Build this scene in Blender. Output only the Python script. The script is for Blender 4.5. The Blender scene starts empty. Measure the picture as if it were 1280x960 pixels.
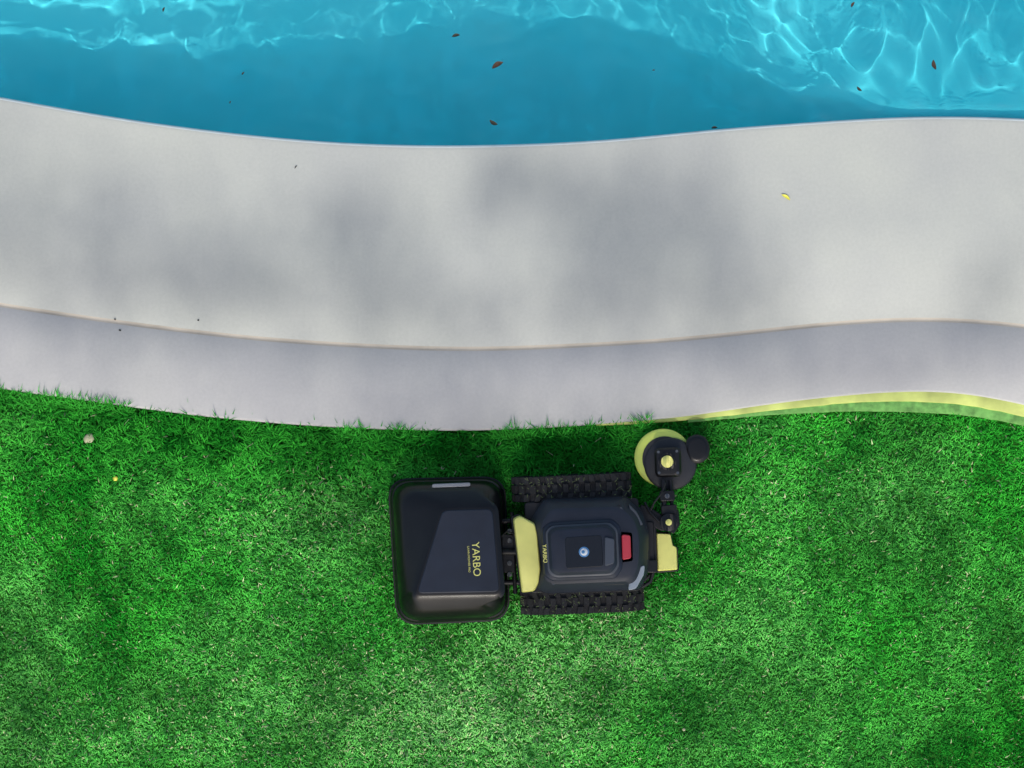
import bpy, bmesh, math, random
import numpy as np
from mathutils import Vector, Matrix
random.seed(7); rng=np.random.default_rng(7)
scene=bpy.context.scene
K=0.004; H=12.0
SOIL=-0.05; WATER=-0.03
def W(px,py,z=0.0):
    f=(H-z)/H
    return ((px-640)*K*f,(480-py)*K*f,z)

# ---------------------------------------------------------------- helpers
def spline(kx,ky):
    kx=np.array(kx,float); ky=np.array(ky,float); n=len(kx); h=np.diff(kx)
    A=np.zeros((n,n)); b=np.zeros(n); A[0,0]=A[-1,-1]=1
    for i in range(1,n-1):
        A[i,i-1]=h[i-1];A[i,i]=2*(h[i-1]+h[i]);A[i,i+1]=h[i]
        b[i]=6*((ky[i+1]-ky[i])/h[i]-(ky[i]-ky[i-1])/h[i-1])
    M=np.linalg.solve(A,b)
    def f(x):
        x=np.asarray(x,float); xc=np.clip(x,kx[0],kx[-1])
        i=np.clip(np.searchsorted(kx,xc)-1,0,n-2)
        a=kx[i+1]-xc; c=xc-kx[i]; hh=h[i]
        return M[i]*a**3/(6*hh)+M[i+1]*c**3/(6*hh)+(ky[i]/hh-M[i]*hh/6)*a+(ky[i+1]/hh-M[i+1]*hh/6)*c
    return f
def pxcurve(pts):
    return spline([(p[0]-640)*K for p in pts],[(480-p[1])*K for p in pts])
def vnoise(x,y,scale,seed):
    r=np.random.default_rng(seed); T=r.random((256,256))
    u=x*scale+1000; v=y*scale+1000
    i=np.floor(u).astype(int); j=np.floor(v).astype(int)
    fu=u-i; fv=v-j; fu=fu*fu*(3-2*fu); fv=fv*fv*(3-2*fv)
    a=T[i%256,j%256];b=T[(i+1)%256,j%256];c=T[i%256,(j+1)%256];d=T[(i+1)%256,(j+1)%256]
    return (a*(1-fu)+b*fu)*(1-fv)+(c*(1-fu)+d*fu)*fv
def fbm(x,y,s,seed,o=3):
    t=0;a=.5;n=0
    for k in range(o):
        t=t+a*vnoise(x,y,s*2**k,seed+k); n+=a; a*=.5
    return t/n
def link(o):
    scene.collection.objects.link(o); return o
def mesh_np(name,co,quads=None,tris=None,smooth=True,mats=(),midx=None):
    me=bpy.data.meshes.new(name)
    nq=0 if quads is None else len(quads); nt=0 if tris is None else len(tris)
    me.vertices.add(len(co)); me.vertices.foreach_set('co',np.asarray(co,np.float32).ravel())
    loops=[]; starts=[]
    if nq: loops.append(np.asarray(quads,np.int32).ravel()); starts.append(np.arange(nq)*4)
    if nt: loops.append(np.asarray(tris,np.int32).ravel()); starts.append(nq*4+np.arange(nt)*3)
    L=np.concatenate(loops); S=np.concatenate(starts)
    me.loops.add(len(L)); me.loops.foreach_set('vertex_index',L.astype(np.int32))
    me.polygons.add(nq+nt); me.polygons.foreach_set('loop_start',S.astype(np.int32))
    if smooth: me.polygons.foreach_set('use_smooth',np.ones(nq+nt,bool))
    if midx is not None: me.polygons.foreach_set('material_index',np.asarray(midx,np.int32))
    me.update(calc_edges=True); me.validate()
    for m in mats: me.materials.append(m)
    return link(bpy.data.objects.new(name,me))
def grid_faces(nx,ny):
    i,j=np.meshgrid(np.arange(nx-1),np.arange(ny-1),indexing='ij')
    a=(i*ny+j).ravel()
    return np.stack([a,a+ny,a+ny+1,a+1],1)

def mat(name,col,rough=.5,metal=0,bump=0,bscale=80,var=0,vscale=6,coat=0,spec=.5):
    m=bpy.data.materials.new(name); m.use_nodes=True; nt=m.node_tree; b=nt.nodes['Principled BSDF']
    b.inputs['Base Color'].default_value=(*col,1); b.inputs['Roughness'].default_value=rough
    b.inputs['Metallic'].default_value=metal; b.inputs['Coat Weight'].default_value=coat
    b.inputs['Specular IOR Level'].default_value=spec
    tc=nt.nodes.new('ShaderNodeTexCoord')
    if var:
        n=nt.nodes.new('ShaderNodeTexNoise'); n.inputs['Scale'].default_value=vscale; n.inputs['Detail'].default_value=3
        nt.links.new(tc.outputs['Object'],n.inputs['Vector'])
        r=nt.nodes.new('ShaderNodeMapRange'); r.inputs[1].default_value=.3; r.inputs[2].default_value=.7
        r.inputs[3].default_value=1-var; r.inputs[4].default_value=1+var
        nt.links.new(n.outputs['Fac'],r.inputs[0])
        v=nt.nodes.new('ShaderNodeVectorMath'); v.operation='SCALE'; v.inputs[0].default_value=col
        nt.links.new(r.outputs[0],v.inputs['Scale']); nt.links.new(v.outputs[0],b.inputs['Base Color'])
    if bump:
        n=nt.nodes.new('ShaderNodeTexNoise'); n.inputs['Scale'].default_value=bscale; n.inputs['Detail'].default_value=2
        nt.links.new(tc.outputs['Object'],n.inputs['Vector'])
        bp=nt.nodes.new('ShaderNodeBump'); bp.inputs['Strength'].default_value=bump; bp.inputs['Distance'].default_value=.002
        nt.links.new(n.outputs['Fac'],bp.inputs['Height']); nt.links.new(bp.outputs[0],b.inputs['Normal'])
    return m
def diffuse_mat(name):
    m=bpy.data.materials.new(name); m.use_nodes=True; nt=m.node_tree; nt.nodes.clear()
    o=nt.nodes.new('ShaderNodeOutputMaterial'); d=nt.nodes.new('ShaderNodeBsdfDiffuse'); nt.links.new(d.outputs[0],o.inputs[0])
    return m,nt,d

# ---------------------------------------------------------------- curves (world metres)
pool_edge=pxcurve([(-1700,300),(-1000,60),(-500,50),(-200,88),(0,121),(150,147),(250,161),(400,176),(520,181),(640,180),(760,174),(900,161),(1020,152),(1130,146),(1280,148),(1450,165),(1800,240),(2500,300),(3000,300)])
seam=pxcurve([(-1700,500),(-1000,310),(-500,310),(-200,348),(0,381),(150,403),(300,421),(450,432),(600,436),(720,432),(850,424),(960,413),(1100,401),(1200,401),(1280,408),(1450,436),(1800,500),(2500,560),(3000,560)])
deck_out=pxcurve([(-1700,600),(-1000,400),(-500,410),(-200,452),(0,486),(120,503),(250,520),(400,533),(520,538),(640,537),(760,530),(850,522),(950,508),(1050,496),(1120,491),(1200,493),(1280,507),(1450,550),(1800,610),(2500,670),(3000,670)])
yel_out=pxcurve([(740,533),(850,526),(950,515),(1050,505),(1120,502),(1200,506),(1280,521),(1450,564),(1800,625),(2500,685),(3000,685)])
grn_out=pxcurve([(740,534),(850,529),(950,520),(1050,515),(1120,515),(1200,519),(1280,532),(1450,575),(1800,637),(2500,697),(3000,697)])
def lawn_top(x):
    x=np.asarray(x,float)
    return np.where(x<(760-640)*K,deck_out(x),grn_out(x))

# ---------------------------------------------------------------- deck
def deck_mat(name,col):
    m=bpy.data.materials.new(name); m.use_nodes=True; nt=m.node_tree; N=nt.nodes; Lk=nt.links; b=N['Principled BSDF']
    tc=N.new('ShaderNodeTexCoord')
    n1=N.new('ShaderNodeTexNoise'); n1.inputs['Scale'].default_value=1.3; n1.inputs['Detail'].default_value=4; n1.inputs['Roughness'].default_value=.6
    n2=N.new('ShaderNodeTexNoise'); n2.inputs['Scale'].default_value=60; n2.inputs['Detail'].default_value=3; n2.inputs['Roughness'].default_value=.7
    for n in (n1,n2): Lk.new(tc.outputs['Object'],n.inputs['Vector'])
    r1=N.new('ShaderNodeValToRGB'); r1.color_ramp.elements[0].position=.3; r1.color_ramp.elements[1].position=.7
    r1.color_ramp.elements[0].color=(col[0]*.90,col[1]*.89,col[2]*.91,1); r1.color_ramp.elements[1].color=(col[0]*1.04,col[1]*1.03,col[2]*1.0,1)
    Lk.new(n1.outputs['Fac'],r1.inputs[0])
    r2=N.new('ShaderNodeMapRange'); r2.inputs[1].default_value=.3; r2.inputs[2].default_value=.7; r2.inputs[3].default_value=.95; r2.inputs[4].default_value=1.04
    Lk.new(n2.outputs['Fac'],r2.inputs[0])
    v=N.new('ShaderNodeVectorMath'); v.operation='SCALE'; Lk.new(r1.outputs[0],v.inputs[0]); Lk.new(r2.outputs[0],v.inputs['Scale'])
    Lk.new(v.outputs[0],b.inputs['Base Color'])
    b.inputs['Roughness'].default_value=.75
    bp=N.new('ShaderNodeBump'); bp.inputs['Strength'].default_value=.25; bp.inputs['Distance'].default_value=.002
    Lk.new(n2.outputs['Fac'],bp.inputs['Height']); Lk.new(bp.outputs[0],b.inputs['Normal'])
    return m
M_deck=deck_mat('deck_concrete',(.455,.470,.440))
M_deck2=deck_mat('deck_concrete_border',(.462,.458,.45))
M_seam=mat('seam_filler',(.44,.395,.33),.9,bump=.4,bscale=120,var=.18,vscale=5)
M_lip=mat('coping_lip',(.66,.71,.70),.5,var=.08,vscale=10)
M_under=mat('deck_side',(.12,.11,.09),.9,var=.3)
xs=np.arange(-9,9.001,.02)
pe,se,de=pool_edge(xs),seam(xs),deck_out(xs)
prof=[(pe+0,-1.9),(pe+0,-.10),(pe,-.012),(pe-.004,-.003),(pe-.014,0),(pe-.03,0),
      (pe*.5+se*.5,0.0),(se+.011,0),(se+.006,-.004),(se-.006,-.004),(se-.011,0),(se*.5+de*.5,0),(de+.014,0),(de+.004,-.004),(de,-.014),(de,-.2)]
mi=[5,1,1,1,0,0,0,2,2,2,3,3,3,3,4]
co=np.zeros((len(xs),len(prof),3))
for k,(yy,zz) in enumerate(prof):
    co[:,k,0]=xs; co[:,k,1]=yy; co[:,k,2]=zz
M_wall,_,d=diffuse_mat('pool_wall_plaster'); d.inputs[0].default_value=(.08,.68,.78,1)
deck=mesh_np('pool_deck',co.reshape(-1,3),grid_faces(len(xs),len(prof)),mats=[M_deck,M_lip,M_seam,M_deck2,M_under,M_wall],midx=np.tile(mi,len(xs)-1))
deck.data.set_sharp_from_angle(angle=math.radians(50))

def strip(name,f0,f1,z0,z1,m,x0,x1,over=.01):
    x=np.arange(x0,x1,.02); a=f0(x)+over; b=np.minimum(f1(x),f0(x)-.001)
    b=b+.004*(vnoise(x,x*0,18,91)-.5)
    P=[(a,z0),(b+.006,z0*.8+z1*.2),(b,z1),(b,-.12)]
    c=np.zeros((len(x),4,3))
    for k,(y,z) in enumerate(P): c[:,k,0]=x;c[:,k,1]=y;c[:,k,2]=z
    return mesh_np(name,c.reshape(-1,3),grid_faces(len(x),4),mats=[m])
M_curb_lit=mat('sunlit_curb',(.46,.52,.14),.7,bump=.3,bscale=60,var=.25,vscale=8)  # sunlight on the deck's curb side, put into the yellow colour
M_grn_e=mat('green_edging',(.12,.30,.07),.9,bump=.6,bscale=200,var=.35,vscale=30)
strip('sunlit_curb_strip',deck_out,yel_out,-.006,-.012,M_curb_lit,(745-640)*K,9)
strip('green_edging_strip',yel_out,grn_out,-.016,-.025,M_grn_e,(860-640)*K,9)

# ---------------------------------------------------------------- pool
def depth_at(x):
    f=spline([-9,-4,-2.56,-1.96,-.96,0,.4,.96,1.24,1.64,1.96,2.4,5,9],
             [.7,.55,.57,.65,.93,1.20,1.16,.78,.47,.18,.04,.03,.03,.03])
    return np.maximum(f(x),.03)
gx=np.arange(-9.05,9.06,.05); gy=np.concatenate([np.arange(.0,3,.03),np.arange(3,6.3,.15)])
X,Y=np.meshgrid(gx,gy,indexing='ij')
D=depth_at(X)
yt=pool_edge(X)+.03+.6*D
slope=np.clip((X-1.2)/.8,0,1)*.75
D=D+slope*np.clip(Y-yt,0,1.2)
M_floor,nt,b=diffuse_mat('pool_plaster')
tc=nt.nodes.new('ShaderNodeTexCoord'); n=nt.nodes.new('ShaderNodeTexNoise'); n.inputs['Scale'].default_value=2.5; n.inputs['Detail'].default_value=2
nt.links.new(tc.outputs['Object'],n.inputs['Vector'])
r=nt.nodes.new('ShaderNodeValToRGB'); r.color_ramp.elements[0].position=.3; r.color_ramp.elements[1].position=.7
r.color_ramp.elements[0].color=(.09,.73,.83,1); r.color_ramp.elements[1].color=(.13,.77,.86,1)
nt.links.new(n.outputs['Fac'],r.inputs[0]); nt.links.new(r.outputs[0],b.inputs[0])
co=np.stack([X,Y,WATER-D],-1).reshape(-1,3)
q=grid_faces(len(gx),len(gy)).tolist()
base=len(co)
wall=np.array([[-9,-1,.0],[-9,6.1,.0],[9,6.1,.0],[9,-1,.0],[-9,-1,-2],[-9,6.1,-2],[9,6.1,-2],[9,-1,-2]],float)
co=np.vstack([co,wall])
q+= [[base,base+1,base+5,base+4],[base+1,base+2,base+6,base+5],[base+2,base+3,base+7,base+6]]
basin=mesh_np('pool_basin',co,q,mats=[M_floor]); basin.data.set_sharp_from_angle(angle=math.radians(60))

wx=np.concatenate([np.arange(-8.99,-2.9,.04),np.arange(-2.9,2.9,.01),np.arange(2.9,9,.04)])
wy=np.concatenate([np.arange(.0,1.0,.04),np.arange(1.0,2.6,.01),np.arange(2.6,6.09,.04)])
X,Y=np.meshgrid(wx,wy,indexing='ij')
wr=np.random.default_rng(3)
Z=np.zeros_like(X)
wxp=X+.12*(fbm(X,Y,2.5,11)-.5)*2; wyp=Y+.12*(fbm(X,Y,2.5,21)-.5)*2
gain=1.35+2.5*np.clip((X-.9)/.8,0,1)
for k in range(34):
    lam=.075*(6.0**wr.random()); th=wr.normal(0,.95)
    kk=2*math.pi/lam
    A=.00038*(lam/.2)**1.35
    g=gain if lam<.22 else 1.1
    Z+=g*A*np.sin(kk*(wxp*math.cos(th)+wyp*math.sin(th))+wr.random()*6.28)
M_water=bpy.data.materials.new('water'); M_water.use_nodes=True; nt=M_water.node_tree; nt.nodes.clear()
o=nt.nodes.new('ShaderNodeOutputMaterial'); gl=nt.nodes.new('ShaderNodeBsdfGlass'); gl.inputs['Roughness'].default_value=0; gl.inputs['IOR'].default_value=1.33
nt.links.new(gl.outputs[0],o.inputs[0])
water=mesh_np('pool_water',np.stack([X,Y,WATER+Z],-1).reshape(-1,3),grid_faces(len(wx),len(wy)),mats=[M_water])
water.cycles.is_caustics_caster=True
basin.cycles.is_caustics_receiver=True

# ---------------------------------------------------------------- ground (one sheet with the pool opening)
xs2=np.arange(-9,9.01,.1)
vs=[];fs=[]
for x in xs2: vs+= [(x,float(deck_out(x))+.02,SOIL),(x,-300,SOIL)]
for i in range(len(xs2)-1): fs.append((2*i+1,2*i+3,2*i+2,2*i))
def q4(a,b,c,d):
    n=len(vs); vs.extend([a,b,c,d]); fs.append((n,n+1,n+2,n+3))
q4((-300,-300,SOIL),(-9,-300,SOIL),(-9,300,SOIL),(-300,300,SOIL))
q4((9,-300,SOIL),(300,-300,SOIL),(300,300,SOIL),(9,300,SOIL))
q4((-9,6.1,SOIL),(9,6.1,SOIL),(9,300,SOIL),(-9,300,SOIL))
me=bpy.data.meshes.new('ground'); me.from_pydata(vs,[],fs); ground=link(bpy.data.objects.new('ground',me))
m,nt,b=diffuse_mat('turf_soil')
tc=nt.nodes.new('ShaderNodeTexCoord'); n=nt.nodes.new('ShaderNodeTexNoise'); n.inputs['Scale'].default_value=25; n.inputs['Detail'].default_value=3
nt.links.new(tc.outputs['Object'],n.inputs['Vector'])
r=nt.nodes.new('ShaderNodeValToRGB'); r.color_ramp.elements[0].color=(.015,.10,.010,1); r.color_ramp.elements[1].color=(.05,.23,.03,1)
nt.links.new(n.outputs['Fac'],r.inputs[0]); nt.links.new(r.outputs[0],b.inputs[0])
me.materials.append(m)

# ---------------------------------------------------------------- grass
def blob(x,y,px,py,sx,sy):
    cx,cy,_=W(px,py); return np.exp(-((x-cx)/(sx*K))**2-((y-cy)/(sy*K))**2)
def blades(n,x0,x1,y0,wide=1.0,exclude=None):
    x=rng.uniform(x0,x1,n); top=lawn_top(x)
    y=rng.uniform(y0,1.0,n); ok=y<top-.004
    if exclude is not None: ok&=~((np.abs(x)<exclude[0])&(y>exclude[1]))
    x=x[ok];y=y[ok];top=top[ok]; n=len(x)
    dist=top-y
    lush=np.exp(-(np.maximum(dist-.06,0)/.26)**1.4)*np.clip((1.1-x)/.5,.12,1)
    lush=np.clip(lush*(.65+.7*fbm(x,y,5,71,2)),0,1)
    clump=fbm(x,y,7,40); fine=vnoise(x,y,38,44); big=fbm(x,y,1.6,50,3); patch=fbm(x,y,3.2,85,2)
    L=(.018+.017*rng.random(n))*(.7+.7*fine)*(1+1.1*lush)
    wd=(.0020+.0018*rng.random(n))*wide*(1+.3*lush)
    ang=2*math.pi*(fbm(x,y,14,60,2)*2.2)+rng.normal(0,1.1,n)
    lean=rng.uniform(.35,1.15,n)
    dx,dy=np.cos(ang),np.sin(ang); px,py=-dy,dx
    h=L*np.sqrt(np.maximum(1-(lean*.75)**2,.1)); r=L*lean*.8
    z0=SOIL-.003
    V=np.zeros((n,5,3))
    V[:,0]=np.stack([x-px*wd,y-py*wd,np.full(n,z0)],1); V[:,1]=np.stack([x+px*wd,y+py*wd,np.full(n,z0)],1)
    mx,my,mz=x+dx*r*.4,y+dy*r*.4,z0+h*.68
    V[:,2]=np.stack([mx+px*wd*.9,my+py*wd*.9,mz],1); V[:,3]=np.stack([mx-px*wd*.9,my-py*wd*.9,mz],1)
    V[:,4]=np.stack([x+dx*r*1.15,y+dy*r*1.15,z0+h*.95],1)
    dark=np.array([.016,.28,.022]); mid=np.array([.064,.56,.05]); lite=np.array([.27,.68,.19]); dry=np.array([.50,.60,.31])
    t=np.clip((clump-.34)/.34,0,1); t=t*.7+.3*np.clip((patch-.3)/.4,0,1); t=t[:,None]; c=dark*(1-t)+mid*t
    t2=np.clip((big-.45)*2.6+.25,0,1)
    worn=blob(x,y,600,900,170,90)*1.0+blob(x,y,380,650,120,60)*.5+blob(x,y,770,800,80,60)*.7+blob(x,y,960,640,120,60)*.3+blob(x,y,100,930,120,60)*.35+blob(x,y,300,900,150,80)*.4
    t3=np.clip((t2*.40+worn*.8)*(.55+.7*rng.random(n))*(1-lush)*(.55+.6*t[:,0]),0,1)[:,None]
    c=c*(1-t3)+lite*t3
    dr=(rng.random(n)<(.018+.12*worn)*(1-lush*.8))[:,None]
    c=np.where(dr,dry*(.7+.5*rng.random(n))[:,None],c)
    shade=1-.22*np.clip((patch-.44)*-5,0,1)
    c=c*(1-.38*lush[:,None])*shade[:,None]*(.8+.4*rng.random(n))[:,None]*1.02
    return V,c
def make_grass(parts):
    V=np.concatenate([p[0] for p in parts]); C=np.concatenate([p[1] for p in parts]); n=len(V)
    i=np.arange(n)*5
    o=mesh_np('lawn_grass',V.reshape(-1,3),np.stack([i,i+1,i+2,i+3],1),np.stack([i+3,i+2,i+4],1),smooth=False)
    a=o.data.color_attributes.new('col','FLOAT_COLOR','POINT')
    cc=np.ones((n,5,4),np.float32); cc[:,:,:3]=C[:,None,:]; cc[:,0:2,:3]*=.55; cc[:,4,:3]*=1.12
    cc[:,:,:3]=np.minimum(cc[:,:,:3],.85)
    a.data.foreach_set('color',cc.ravel())
    m,nt,b=diffuse_mat('grass_blade')
    at=nt.nodes.new('ShaderNodeAttribute'); at.attribute_name='col'
    nt.links.new(at.outputs['Color'],b.inputs[0])
    o.data.materials.append(m); return o
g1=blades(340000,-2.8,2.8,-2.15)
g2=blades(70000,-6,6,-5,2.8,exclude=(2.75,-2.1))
x=rng.uniform(-2.8,.7,3000); nz=fbm(x,x*0,3,77); keep=(nz>.5)|(x<-1.9); x=x[keep]
n=len(x); y=deck_out(x)-rng.uniform(.0,.06,n)
L=rng.uniform(.045,.095,n)*(.7+.6*vnoise(x,x*0,9,78)); ang=rng.normal(math.pi/2,.95,n); wd=rng.uniform(.0015,.003,n)
dx,dy=np.cos(ang),np.sin(ang); V=np.zeros((n,5,3)); z0=SOIL
r=L*rng.uniform(.4,.85,n); h=L*.8
for k,(s,rr,hh,ww) in enumerate([(-1,0,0,1),(1,0,0,1),(1,.45,.8,.8),(-1,.45,.8,.8),(0,1.0,.85,0)]):
    V[:,k]=np.stack([x+dx*r*rr-s*dy*wd*ww,y+dy*r*rr+s*dx*wd*ww,z0+h*hh],1)
C=np.array([.05,.40,.04])*(.4+.8*rng.random(n))[:,None]
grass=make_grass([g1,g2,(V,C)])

# ---------------------------------------------------------------- robot
robot=link(bpy.data.objects.new('robotic_lawn_mower',None)); robot.empty_display_size=.2
def addp(o,parent=robot):
    o.parent=parent; return o
def rpoly(c,r,n=5):
    out=[]; m=len(c)
    rr=r if hasattr(r,'__len__') else [r]*m
    for i in range(m):
        p=Vector(c[i][:2]); a=Vector(c[i-1][:2]); b=Vector(c[(i+1)%m][:2])
        da=(a-p); db=(b-p); ra=min(rr[i],da.length*.48,db.length*.48)
        s=p+da.normalized()*ra; e=p+db.normalized()*ra
        for k in range(n+1):
            t=k/n; out.append(tuple(s*(1-t)**2+p*(2*t*(1-t))+e*t*t))
    return out
def scl(c,d):
    cx=sum(p[0] for p in c)/len(c); cy=sum(p[1] for p in c)/len(c)
    w=(max(p[0] for p in c)-min(p[0] for p in c))/2; h=(max(p[1] for p in c)-min(p[1] for p in c))/2
    return [(cx+(p[0]-cx)*(w-d)/w, cy+(p[1]-cy)*(h-d)/h) for p in c]
def loft(name,rings,m,n=5,bev=0,smooth=35,parent=robot):
    bm=bmesh.new(); R=[]
    for c,r,z in rings:
        zz=z+SOIL
        R.append([bm.verts.new(W(p[0],p[1],zz)) for p in rpoly(c,r,n)])
    for a,b in zip(R,R[1:]):
        for i in range(len(a)):
            j=(i+1)%len(a); bm.faces.new((a[i],a[j],b[j],b[i]))
    bm.faces.new(R[0][::-1]); bm.faces.new(R[-1])
    bmesh.ops.recalc_face_normals(bm,faces=bm.faces)
    me=bpy.data.meshes.new(name); bm.to_mesh(me); bm.free()
    for p in me.polygons: p.use_smooth=True
    me.set_sharp_from_angle(angle=math.radians(smooth)); me.materials.append(m)
    o=link(bpy.data.objects.new(name,me))
    if bev:
        md=o.modifiers.new('b','BEVEL'); md.width=bev; md.segments=2; md.angle_limit=math.radians(30)
    if parent: o.parent=parent
    return o
def plate(name,c,r,z0,z1,m,bev=.003,n=4,inset=0):
    return loft(name,[(c,r,z0),(scl(c,inset),r,z1)],m,n=n,bev=bev)
def circ(cx,cy,r,n=24,a0=0,a1=360):
    return [(cx+r*math.cos(math.radians(a0+(a1-a0)*i/n)),cy+r*math.sin(math.radians(a0+(a1-a0)*i/n))) for i in range(n)]
def disc(name,cx,cy,r,z0,z1,m,bev=.002,n=32):
    return loft(name,[(circ(cx,cy,r,n),0,z0),(circ(cx,cy,r,n),0,z1)],m,n=1,bev=bev)
def tube(name,pts,r,m,seg=12):
    cu=bpy.data.curves.new(name,'CURVE'); cu.dimensions='3D'; cu.bevel_depth=r; cu.bevel_resolution=3; cu.use_fill_caps=True
    s=cu.splines.new('POLY'); s.points.add(len(pts)-1)
    for i,p in enumerate(pts): s.points[i].co=(*W(p[0],p[1],p[2]+SOIL),1)
    cu.materials.append(m); o=link(bpy.data.objects.new(name,cu)); o.parent=robot; return o

M_hull=mat('hull_black',(.006,.006,.007),.30,bump=.08,bscale=300,var=.2,vscale=12,spec=.4)
M_panel=mat('hull_navy',(.012,.018,.033),.45,bump=.08,bscale=400,var=.15,vscale=10,spec=.4)
M_body=mat('body_slate',(.018,.023,.036),.48,bump=.08,bscale=400,var=.15,vscale=9,spec=.4)
M_rub=mat('rubber',(.014,.014,.015),.85,bump=.5,bscale=150,var=.35,vscale=20)
M_met=mat('black_metal',(.015,.015,.017),.45,metal=.3,bump=.1,bscale=200,var=.2,spec=.4)
M_yel=mat('yellow_plastic',(.76,.73,.20),.5,bump=.05,bscale=300,var=.07,vscale=10)
M_lime=mat('lime_plastic',(.66,.76,.14),.5,var=.08,vscale=12)
M_red=mat('red_plastic',(.55,.04,.06),.4,var=.05)
M_grey=mat('grey_lens',(.30,.34,.38),.2,var=.1)
M_scr=mat('dark_screen',(.006,.008,.012),.18)
M_white=mat('white_print',(.75,.78,.8),.5)
M_blue=mat('blue_print',(.08,.25,.5),.4)
M_trim=mat('trim_grey',(.06,.07,.085),.4,var=.1)
M_highlight=mat('pale_highlight',(.24,.25,.27),.35,var=.1)  # pale colour for the highlight drawn on the housing
M_dirt=mat('dried_clippings',(.10,.13,.05),.9,var=.4,vscale=40)

# --- cutting deck module
mo=[(486,600),(630,597),(636,774),(497,780)]
tp=[(552,636),(617,634),(626,742),(519,744)]
loft('cutting_deck_housing',[(scl(mo,4),26,.03),(mo,28,.045),(mo,28,.10),(scl(mo,1.5),28,.115),(scl(mo,3),28,.12),(scl(mo,5),28,.19),
    (scl(mo,9),28,.235),(scl(mo,17),26,.265),(scl(tp,-7),14,.292),(scl(tp,-2),9,.302),(tp,8,.304)],M_hull,n=8,smooth=40)
plate('cutting_deck_top_panel',scl(tp,1.5),8,.300,.308,M_panel,bev=.003,inset=1)
loft('cutting_deck_skirt',[(scl(mo,-2.0),29,.06),(scl(mo,-2.0),29,.075),(scl(mo,1),28,.08)],M_rub,n=8)
plate('cutting_deck_highlight',[(540,605),(588,603),(588,608),(540,610)],2.5,.16,.243,M_highlight,bev=.004)  # highlight on the housing's top edge, drawn as a pale plate
for i,(cx,cy) in enumerate([(512,622),(612,618),(616,752),(518,758)]):
    disc('caster_wheel_%d'%i,cx,cy,9,0,.05,M_rub)
def text(name,s,px,py,z,size,m,rot=-90,bold=0):
    cu=bpy.data.curves.new(name,'FONT'); cu.body=s; cu.size=size; cu.extrude=.0006; cu.align_x='CENTER'; cu.align_y='CENTER'; cu.offset=bold
    cu.materials.append(m); o=link(bpy.data.objects.new(name,cu)); o.location=W(px,py,z+SOIL); o.rotation_euler=(0,0,math.radians(rot)); o.parent=robot; return o
text('deck_lettering','YARBO',595,699,.3095,.052,M_yel,rot=-87)
text('deck_lettering_small','LAWN MOWER PRO',586,699,.3095,.014,M_yel,rot=-87)
# --- coupling
tube('coupling_arm_a',[(622,652,.14),(655,650,.15)],.014,M_met)
tube('coupling_arm_b',[(624,728,.14),(658,728,.15)],.014,M_met)
tube('coupling_cross_bar',[(640,640,.155),(644,742,.155)],.011,M_met)
tube('coupling_damper',[(628,690,.2),(652,690,.2)],.016,M_met)
plate('coupling_bracket',[(626,668),(642,668),(644,716),(629,716)],4,.09,.19,M_met)
for i,y in enumerate((664,676,704,718)):
    disc('coupling_bolt_%d'%i,637,y,3.2,.17,.197,M_trim,n=12)
tube('coupling_cable',[(625,672,.2),(634,664,.23),(644,668,.23),(652,676,.2)],.004,M_rub)
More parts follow.
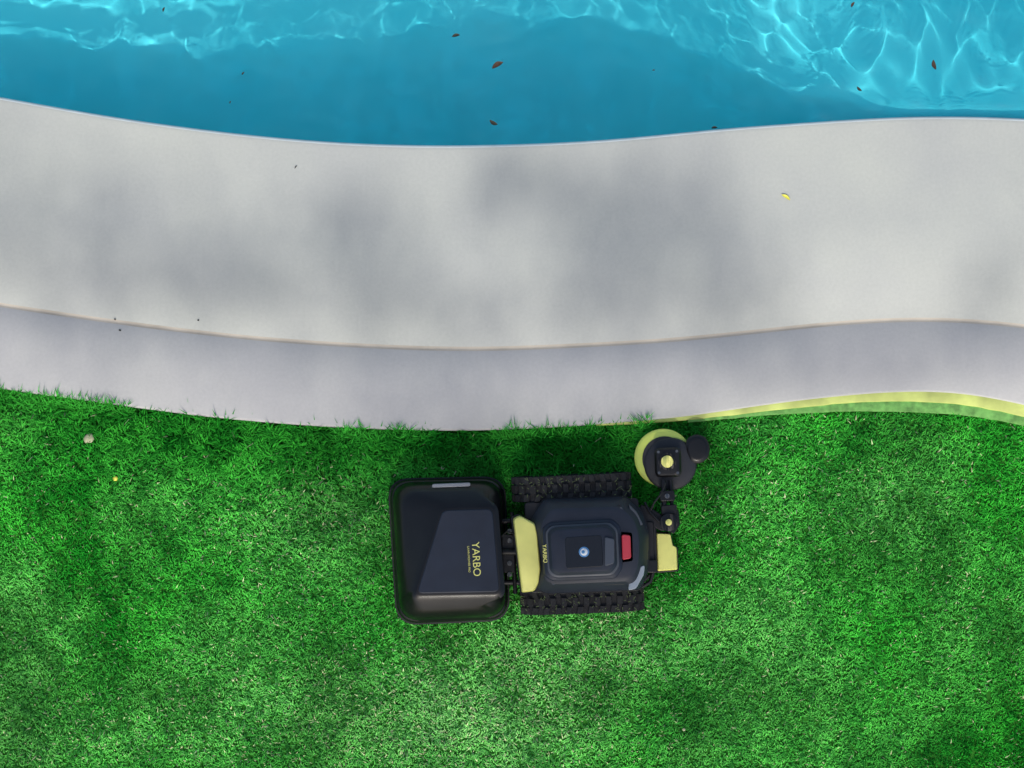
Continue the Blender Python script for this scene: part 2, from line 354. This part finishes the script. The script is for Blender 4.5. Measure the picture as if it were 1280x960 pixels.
# --- tracks
def track(name,x0,x1,yc0,yc1,wpx):
    zt=.235; f=(H-(zt*.9+SOIL))/H
    a=Vector(((x0-640)*K*f,(480-yc0)*K*f,0)); b=Vector(((x1-640)*K*f,(480-yc1)*K*f,0))
    u=(b-a).normalized(); v=Vector((-u.y,u.x,0)); Ln=(b-a).length; R=.11; Wd=wpx*K*f/2-.002
    c=(a+b)/2; s=Ln/2-R-.012
    per=4*s+2*math.pi*R
    def path(t,off=0):
        t=t%per; r=R+off
        if t<2*s: p=(-s+t,R+r); nn=(0,1)
        elif t<2*s+math.pi*R:
            a_=(t-2*s)/R; nn=(math.sin(a_),math.cos(a_)); p=(s+r*nn[0],R+r*nn[1])
        elif t<4*s+math.pi*R: q_=t-2*s-math.pi*R; p=(s-q_,R-r); nn=(0,-1)
        else:
            a_=(t-4*s-math.pi*R)/R; nn=(-math.sin(a_),-math.cos(a_)); p=(-s+r*nn[0],R+r*nn[1])
        return p,nn
    bm=bmesh.new(); N=96; rows=[]
    for i in range(N):
        row=[]
        for off,sd in ((0,-1),(0,-.97),(.0,.97),(0,1),(-.016,1),(-.016,-1)):
            p,nn=path(i*per/N,off-(.004 if abs(sd)==1 and off==0 else 0))
            w=c+u*p[0]+v*(sd*Wd); row.append(bm.verts.new((w.x,w.y,p[1]+.012+SOIL)))
        rows.append(row)
    for i in range(N):
        A,B=rows[i],rows[(i+1)%N]
        for k in range(6):
            l=(k+1)%6; bm.faces.new((A[k],B[k],B[l],A[l]))
    nl=26
    for i in range(nl):
        for (s0,s1,sh) in ((-.98,-.42,0),(-.34,.34,.5),(.42,.98,0)):
            t=(i+sh)*per/nl; hw=per/nl*.30; vv=[]
            for off in (-.002,.014):
                sh2=1 if off<0 else .74
                for dt,sd in ((-hw*sh2,s0),(hw*sh2,s0+.03),(hw*sh2,s1-.03),(-hw*sh2,s1)):
                    skew=.014*(1-abs(sd))
                    p,nn=path(t+dt+skew,off); w=c+u*p[0]+v*(sd*Wd)
                    vv.append(bm.verts.new((w.x,w.y,p[1]+.012+SOIL)))
            for f_ in ((0,1,2,3),(4,5,6,7),(0,1,5,4),(1,2,6,5),(2,3,7,6),(3,0,4,7)):
                bm.faces.new([vv[k] for k in f_])
    bmesh.ops.recalc_face_normals(bm,faces=bm.faces)
    me=bpy.data.meshes.new(name); bm.to_mesh(me); bm.free(); me.materials.append(M_rub)
    o=link(bpy.data.objects.new(name,me)); o.parent=robot
    for k,(q_,rr,zz) in enumerate(((-s,R-.018,R),(s,R-.018,R),(-s*.4,.045,.057),(0,.045,.057),(s*.4,.045,.057),(s*.1,.03,.17))):
        bm=bmesh.new()
        M=Matrix.Translation(c+u*q_+Vector((0,0,zz+.012+SOIL)))@Matrix(((u.x,0,v.x,0),(u.y,0,v.y,0),(0,1,0,0),(0,0,0,1)))
        bmesh.ops.create_cone(bm,cap_ends=True,segments=28,radius1=rr,radius2=rr,depth=Wd*1.7,matrix=M)
        bmesh.ops.create_cone(bm,cap_ends=True,segments=16,radius1=rr*.4,radius2=rr*.4,depth=Wd*1.85,matrix=M)
        me=bpy.data.meshes.new(name+'_wheel'); bm.to_mesh(me); bm.free(); me.materials.append(M_met)
        w=link(bpy.data.objects.new(name+'_wheel_%d'%k,me)); w.parent=robot
track('drive_track_left',640,790,613,606,32)
track('drive_track_right',651,806,754,748,32)
# --- chassis + hull
ch=[(655,628),(798,622),(803,738),(662,742)]
plate('chassis',ch,6,.05,.24,M_met,bev=.006)
bo=[(663,650),(680,624),(782,621),(803,640),(811,668),(810,712),(800,737),(682,742),(668,733),(674,708)]
loft('body_shell',[(scl(bo,2),6,.20),(bo,7,.215),(bo,7,.262),(scl(bo,1.5),7,.275),(scl(bo,6),9,.315),(scl(bo,12),10,.345),(scl(bo,17),10,.352)],M_body,n=5,smooth=28)
loft('body_seam_lip',[(scl(bo,-1.5),7,.235),(scl(bo,-1.5),7,.243)],M_hull,n=5,bev=.002)
co1=[(682,664),(690,657),(762,653),(772,662),(774,708),(766,719),(694,722),(685,716)]
loft('console_base',[(scl(co1,-6),6,.335),(scl(co1,-4),6,.358),(scl(co1,-1),6,.366)],M_panel,n=4,smooth=30)
loft('console_rim',[(scl(co1,0),5,.36),(scl(co1,0),5,.376),(scl(co1,2),5,.379)],M_trim,n=4,bev=.001)
loft('console_lid',[(scl(co1,2),5,.37),(scl(co1,2.5),5,.386),(scl(co1,6),5,.400),(scl(co1,9),5,.402)],M_panel,n=4,smooth=30)
plate('console_screen',[(706,672),(752,669),(754,708),(708,711)],4,.40,.405,M_scr,bev=.002)
disc('emblem_disc',730,690,6.5,.404,.4065,M_blue,bev=.0005,n=28)
disc('emblem_ring',730,690,4.6,.406,.4078,M_white,bev=.0005,n=28)
disc('emblem_core',729,690,2.2,.4075,.409,M_blue,bev=.0003,n=20)
M_wedge=mat('wedge_plastic',(.06,.07,.09),.3)
plate('console_wedge',[(756,671),(768,674),(768,704),(756,708)],3,.396,.414,M_wedge,bev=.003)
text('body_lettering','YARBO',681,692,.3525+.02,.028,M_yel,rot=-87,bold=.0006)
plate('emergency_stop_button',[(777,668),(788,669),(789,698),(778,700)],3,.335,.372,M_red,bev=.004)
plate('emergency_stop_bezel',[(774,664),(791,665),(792,702),(775,704)],4,.33,.352,M_hull,bev=.003)
yb=[(641,648),(649,644),(669,654),(672,668),(676,712),(674,728),(668,739),(652,741)]
loft('yellow_shroud',[(scl(yb,1.5),3,.20),(yb,3,.225),(scl(yb,.3),3,.290),(scl(yb,1.5),3,.312),(scl(yb,3),3,.316)],M_yel,n=3,smooth=35)
loft('shroud_gap',[(scl(yb,-2),3,.20),(scl(yb,-2),3,.225)],M_hull,n=3)
plate('headlamp_lower',[(789,714),(806,706),(805,718),(795,736),(785,738)],3,.27,.325,M_grey,bev=.004)
plate('headlamp_upper',[(786,630),(796,640),(804,656),(800,657),(790,650)],2,.27,.318,M_trim,bev=.003)
for i in range(3):
    disc('status_light_%d'%i,798,672+i*12,1.4,.30,.3235,M_white if i==1 else M_trim,n=12,bev=0)
tube('shell_seam_a',[(690,636,.333),(775,632,.333)],.0022,M_hull)
tube('shell_seam_b',[(692,733,.325),(780,730,.325)],.0022,M_hull)
for i,(a,b_) in enumerate([(690,640),(776,636),(692,729),(778,724)]):
    disc('shell_screw_%d'%i,a,b_,2,.32,.344,M_trim,n=12,bev=0)
# --- rear bumper / accessory frame
tube('bumper_bar',[(800,634,.19),(811,640,.19),(818,652,.19),(819,706,.19),(813,727,.19),(802,734,.19)],.0105,M_met)
tube('bumper_bar_low',[(800,640,.10),(814,648,.10),(816,716,.10),(802,728,.10)],.010,M_met)
plate('bumper_block',[(806,652),(817,652),(818,712),(808,714)],3,.08,.21,M_met,bev=.004)
plate('antenna_mount',[(806,700),(822,700),(822,716),(806,716)],3,.1,.23,M_hull,bev=.004)
yp=[(820,666),(838,667),(841,682),(846,684),(847,712),(822,714)]
loft('yellow_rear_plate',[(yp,2,.10),(yp,2,.185),(scl(yp,1.5),2,.195)],M_yel,n=3,smooth=35)
plate('rear_plate_base',scl(yp,-2),3,.07,.11,M_hull)
# --- trimmer arm
disc('arm_joint_lower',836,653,11,.10,.235,M_met,bev=.004)
disc('arm_joint_lower_cap',836,653,4,.23,.245,M_yel,bev=.002)
plate('arm_lower_link',[(800,630),(812,634),(832,646),(836,662),(826,664),(806,652),(798,642)],4,.13,.20,M_met,bev=.005)
plate('arm_side_tab',[(838,640),(848,636),(850,656),(842,668),(836,664)],3,.12,.2,M_hull,bev=.004)
tube('arm_link_bar_a',[(831,650,.20),(829,600,.19)],.013,M_met)
tube('arm_link_bar_b',[(841,648,.19),(838,600,.18)],.010,M_met)
tube('arm_cable',[(812,640,.21),(818,628,.26),(826,618,.25),(832,604,.22)],.0045,M_rub)
tube('arm_strut',[(806,628,.2),(812,640,.22),(824,652,.22)],.007,M_met)
plate('arm_clamp',[(824,614),(843,613),(844,626),(825,627)],3,.14,.225,M_hull,bev=.004)
disc('arm_clamp_bolt',834,620,3.2,.22,.235,M_trim,n=12)
plate('arm_joint_bracket',[(826,632),(846,630),(846,642),(827,644)],3,.14,.215,M_met,bev=.004)
# --- trimmer head
loft('trimmer_guard_ring',[(circ(829,572,35.5,48),0,.05),(circ(829,572,36,48),0,.095),(circ(829,572,33,48),0,.108),(circ(829,572,29,48),0,.112)],M_lime,n=1,smooth=40)
M_cov=mat('trimmer_cover',(.02,.021,.026),.55,bump=.1,bscale=200,var=.15)
loft('trimmer_guard_groove',[(circ(831,573.5,28.5,48),0,.10),(circ(831,573.5,28,48),0,.116)],M_cov,n=1,smooth=40)
loft('trimmer_head_cover',[(circ(838,580,33,40),0,.08),(circ(838,580,33,40),0,.118),(circ(838,580,30,40),0,.132),(circ(837,579,22,40),0,.142),(circ(836,578,18,40),0,.145)],M_cov,n=1,smooth=40)
lobe=[(858,548),(870,542),(882,546),(888,558),(886,572),(876,580),(862,578),(856,562)]
loft('trimmer_guard_lobe',[(lobe,6,.05),(lobe,6,.13),(scl(lobe,3),6,.142),(scl(lobe,6),4,.144)],M_hull,n=4,smooth=40)
sq=[(818,560),(851,559),(852,596),(819,597)]
loft('trimmer_motor_box',[(sq,7,.13),(sq,7,.185),(scl(sq,2.5),6,.197),(scl(sq,5),5,.199)],M_hull,n=4,smooth=35)
disc('trimmer_motor_cap_ring',834,577,11,.195,.206,M_met)
disc('trimmer_motor_cap',834,577,7.6,.20,.212,M_yel,bev=.003)
for i,(a,b_) in enumerate([(823,565),(846,564),(824,591),(847,591)]):
    disc('motor_screw_%d'%i,a,b_,1.8,.19,.2015,M_trim,n=10,bev=0)
bm=bmesh.new()
for i in range(150):
    top=random.random()<.5
    px=random.uniform(650,795); py=(random.uniform(598,622)) if top else random.uniform(740,765)
    x,y,z=W(px,py,.246+SOIL+random.uniform(0,.004)); a=random.uniform(0,6.28); l=random.uniform(.003,.009); w=.0012
    c_,s_=math.cos(a),math.sin(a)
    v=[bm.verts.new((x+c_*i1*l-s_*i2*w,y+s_*i1*l+c_*i2*w,z)) for i1,i2 in ((-1,-1),(1,-1),(1,1),(-1,1))]
    bm.faces.new(v)
me=bpy.data.meshes.new('track_clippings'); bm.to_mesh(me); bm.free(); me.materials.append(M_dirt)
addp(link(bpy.data.objects.new('track_clippings',me)))

# ---------------------------------------------------------------- leaves and little bits
M_leafb=mat('dead_leaf',(.05,.022,.010),.7,var=.4,vscale=60)
M_leafd=mat('dark_leaf',(.02,.02,.012),.7,var=.3,vscale=60)
M_leafy=mat('yellow_leaf',(.70,.66,.08),.6,var=.15,vscale=60)
def leaf(name,px,py,z,L,ang,m,wr_=.4,curl=.25):
    bm=bmesh.new(); n=7; x0,y0,_=W(px,py,z); c,s=math.cos(ang),math.sin(ang); rows=[]
    for i in range(n):
        t=i/(n-1); hw=L*wr_*math.sin(math.pi*min(t*.95+.03,1))**.8*.5+.0004; row=[]
        for k in (-1,0,1):
            lx=(t-.5)*L; ly=k*hw+.1*L*math.sin(t*3); lz=z+.003+curl*L*(t-.5)**2+abs(k)*hw*.45
            row.append(bm.verts.new((x0+lx*c-ly*s,y0+lx*s+ly*c,lz)))
        rows.append(row)
    for a,b in zip(rows,rows[1:]):
        for k in (0,1): bm.faces.new((a[k],b[k],b[k+1],a[k+1]))
    me=bpy.data.meshes.new(name); bm.to_mesh(me); bm.free(); me.materials.append(m)
    for p in me.polygons: p.use_smooth=True
    return link(bpy.data.objects.new(name,me))
for (px,py,L,a,m) in [(570,45,.04,.2,M_leafd),(622,82,.062,.5,M_leafb),(617,153,.045,2.6,M_leafd),(1074,111,.032,2.4,M_leafd),
      (1168,81,.05,1.8,M_leafb),(893,160,.03,.1,M_leafd),(1066,6,.03,1.,M_leafb),(304,92,.018,.9,M_leafd),(288,128,.014,1.2,M_leafd),(817,88,.014,0,M_leafd),(205,12,.025,1.2,M_leafd)]:
    leaf('floating_leaf',px,py,WATER+.005,L,a,m)
leaf('fallen_leaf',982,247,.0,.05,-.6,M_leafy,.3); leaf('fallen_leaf',370,209,.0,.02,.9,M_leafd,.2)
for (px,py) in [(248,400),(144,399),(150,413)]:
    leaf('fallen_leaf',px,py,.0,random.uniform(.009,.014),random.uniform(0,6),M_leafd,.6)
M_stone=mat('stone',(.42,.42,.26),.9,bump=.5,bscale=60,var=.3,vscale=30)
def pebble(px,py,r,m):
    bm=bmesh.new(); bmesh.ops.create_icosphere(bm,subdivisions=2,radius=r)
    for v in bm.verts: v.co*=random.uniform(.85,1.15); v.co.z*=.5
    me=bpy.data.meshes.new('pebble'); bm.to_mesh(me); bm.free(); me.materials.append(m)
    for p in me.polygons: p.use_smooth=True
    o=link(bpy.data.objects.new('pebble',me)); o.location=W(px,py,SOIL+.03)
pebble(111,548,.026,M_stone); pebble(144,598,.013,M_leafy); pebble(553,585,.009,M_stone); pebble(855,912,.008,M_stone)

# ---------------------------------------------------------------- tree south of the lawn (casts the soft dapple)
tr=np.random.default_rng(5)
EL=math.radians(45)
SD=np.array([0,-math.cos(EL),math.sin(EL)])
cl=[(60,300,150,90,280),(180,335,120,60,200),(-80,250,120,120,200),(300,370,120,45,190),(440,275,60,35,110),(420,345,110,50,220),(510,385,90,35,130),
     (690,240,100,45,170),(760,330,80,70,220),(880,340,90,60,240),(820,250,80,50,130),(640,215,50,25,60),(930,390,60,25,90),(760,395,120,22,110),
     (1000,465,170,24,170),(1240,360,60,40,60),(1180,440,130,25,120),(600,400,60,25,50)]
cl=[(a,b,c,d,e*.55) for a,b,c,d,e in cl]
c2=[(300,470,330,22,200),(560,490,160,25,100),
     (560,660,110,90,460),(720,640,120,80,500),(830,570,80,50,260),(760,740,120,50,220),(600,560,200,25,260),(250,560,260,30,180),
     (1020,640,160,90,110),(1150,800,150,110,120),(200,800,180,100,100),(430,760,100,100,40),(950,850,140,80,50)]
cl+=[(a,b,c*1.1,d*1.1,e*.45) for a,b,c,d,e in c2]
P=[];
for (px,py,rx,ry,n) in cl:
    cx,cy,_=W(px,py); n=int(n*1.35)
    pp=tr.normal(0,.64,(n,2)); t=tr.uniform(15.8,18.2)+tr.normal(0,.5,n)
    gx_=cx+pp[:,0]*rx*K; gy_=cy+pp[:,1]*ry*K
    P.append(np.stack([gx_,gy_,gx_*0],1)+t[:,None]*SD)
CR=np.array([0.2,-12.2,11.9])
for k in range(70):
    th=tr.uniform(0,6.28); ph=tr.uniform(-.5,1.2)
    c=CR+np.array([5.2*math.cos(th)*math.cos(ph),3.6*math.sin(th)*math.cos(ph),2.8*math.sin(ph)])
    g=c-SD*(c[2]/SD[2])
    if abs(g[0])<3.6 and -2.9<g[1]<4.5: continue
    P.append(c+tr.normal(0,.42,(150,3)))
P=np.concatenate(P); n=len(P)
A1=tr.normal(size=(n,3)); A1/=np.linalg.norm(A1,axis=1)[:,None]
A2=np.cross(A1,tr.normal(size=(n,3))); A2/=np.linalg.norm(A2,axis=1)[:,None]
Ls=tr.uniform(.042,.075,n)[:,None]
V=np.stack([P-A1*Ls,P+A2*Ls*.45,P+A1*Ls,P-A2*Ls*.45],1)
M_tl=mat('tree_leaf',(.04,.09,.02),.6,var=.3,vscale=3)
i=np.arange(n)*4
crown=mesh_np('crown',V.reshape(-1,3),np.stack([i,i+1,i+2,i+3],1),smooth=False,mats=[M_tl])
tree=link(bpy.data.objects.new('shade_tree',None)); crown.parent=tree
M_bark=mat('bark',(.10,.07,.045),.9,bump=.8,bscale=12,var=.3)
def limb(pts,r0,r1,name):
    cu=bpy.data.curves.new(name,'CURVE'); cu.dimensions='3D'; cu.bevel_depth=1; cu.bevel_resolution=3
    s=cu.splines.new('POLY'); s.points.add(len(pts)-1)
    for k,p in enumerate(pts):
        s.points[k].co=(*p,1); s.points[k].radius=r0+(r1-r0)*k/(len(pts)-1)
    cu.materials.append(M_bark); o=link(bpy.data.objects.new(name,cu)); o.parent=tree
base=np.array([.3,-13.2,SOIL-.1])
tk=[base,base+[.1,.1,2.5],base+[-.1,.1,5],base+[.1,.1,7.2],base+[0,.2,9.0]]
limb(tk,.34,.13,'trunk')
for k in range(14):
    st=tk[2]+(tk[4]-tk[2])*(k/14); e=P[tr.integers(0,n)]
    md=(st+e)/2+np.array([0,0,.4]); limb([st,st*.6+md*.4+[0,0,.1],md,md*.4+e*.6+[0,0,.15],e],.05,.008,'limb_%d'%k)

# ---------------------------------------------------------------- light, sky, camera
w=bpy.data.worlds.new('World'); scene.world=w; w.use_nodes=True
nt=w.node_tree; bg=nt.nodes['Background']; sk=nt.nodes.new('ShaderNodeTexSky'); sk.sky_type='NISHITA'; sk.sun_disc=False
sk.sun_elevation=EL; sk.sun_rotation=math.radians(180); sk.dust_density=3.0; sk.air_density=1.3
nt.links.new(sk.outputs[0],bg.inputs[0]); bg.inputs[1].default_value=.15
sl=bpy.data.lights.new('sun','SUN'); sl.energy=2.9; sl.angle=math.radians(.9); sl.color=(1,.96,.88)
sl.cycles.is_caustics_light=True
so=link(bpy.data.objects.new('sun',sl)); so.rotation_euler=(math.radians(45),0,0); so.location=(0,-20,20)
cam=bpy.data.cameras.new('camera'); cam.sensor_width=36; cam.lens=36*H/(1280*K); cam.clip_end=1000
cob=link(bpy.data.objects.new('camera',cam)); cob.location=(0,0,H); cob.rotation_euler=(0,0,0); scene.camera=cob
scene.view_settings.view_transform='Standard'; scene.view_settings.look='None'; scene.view_settings.exposure=0
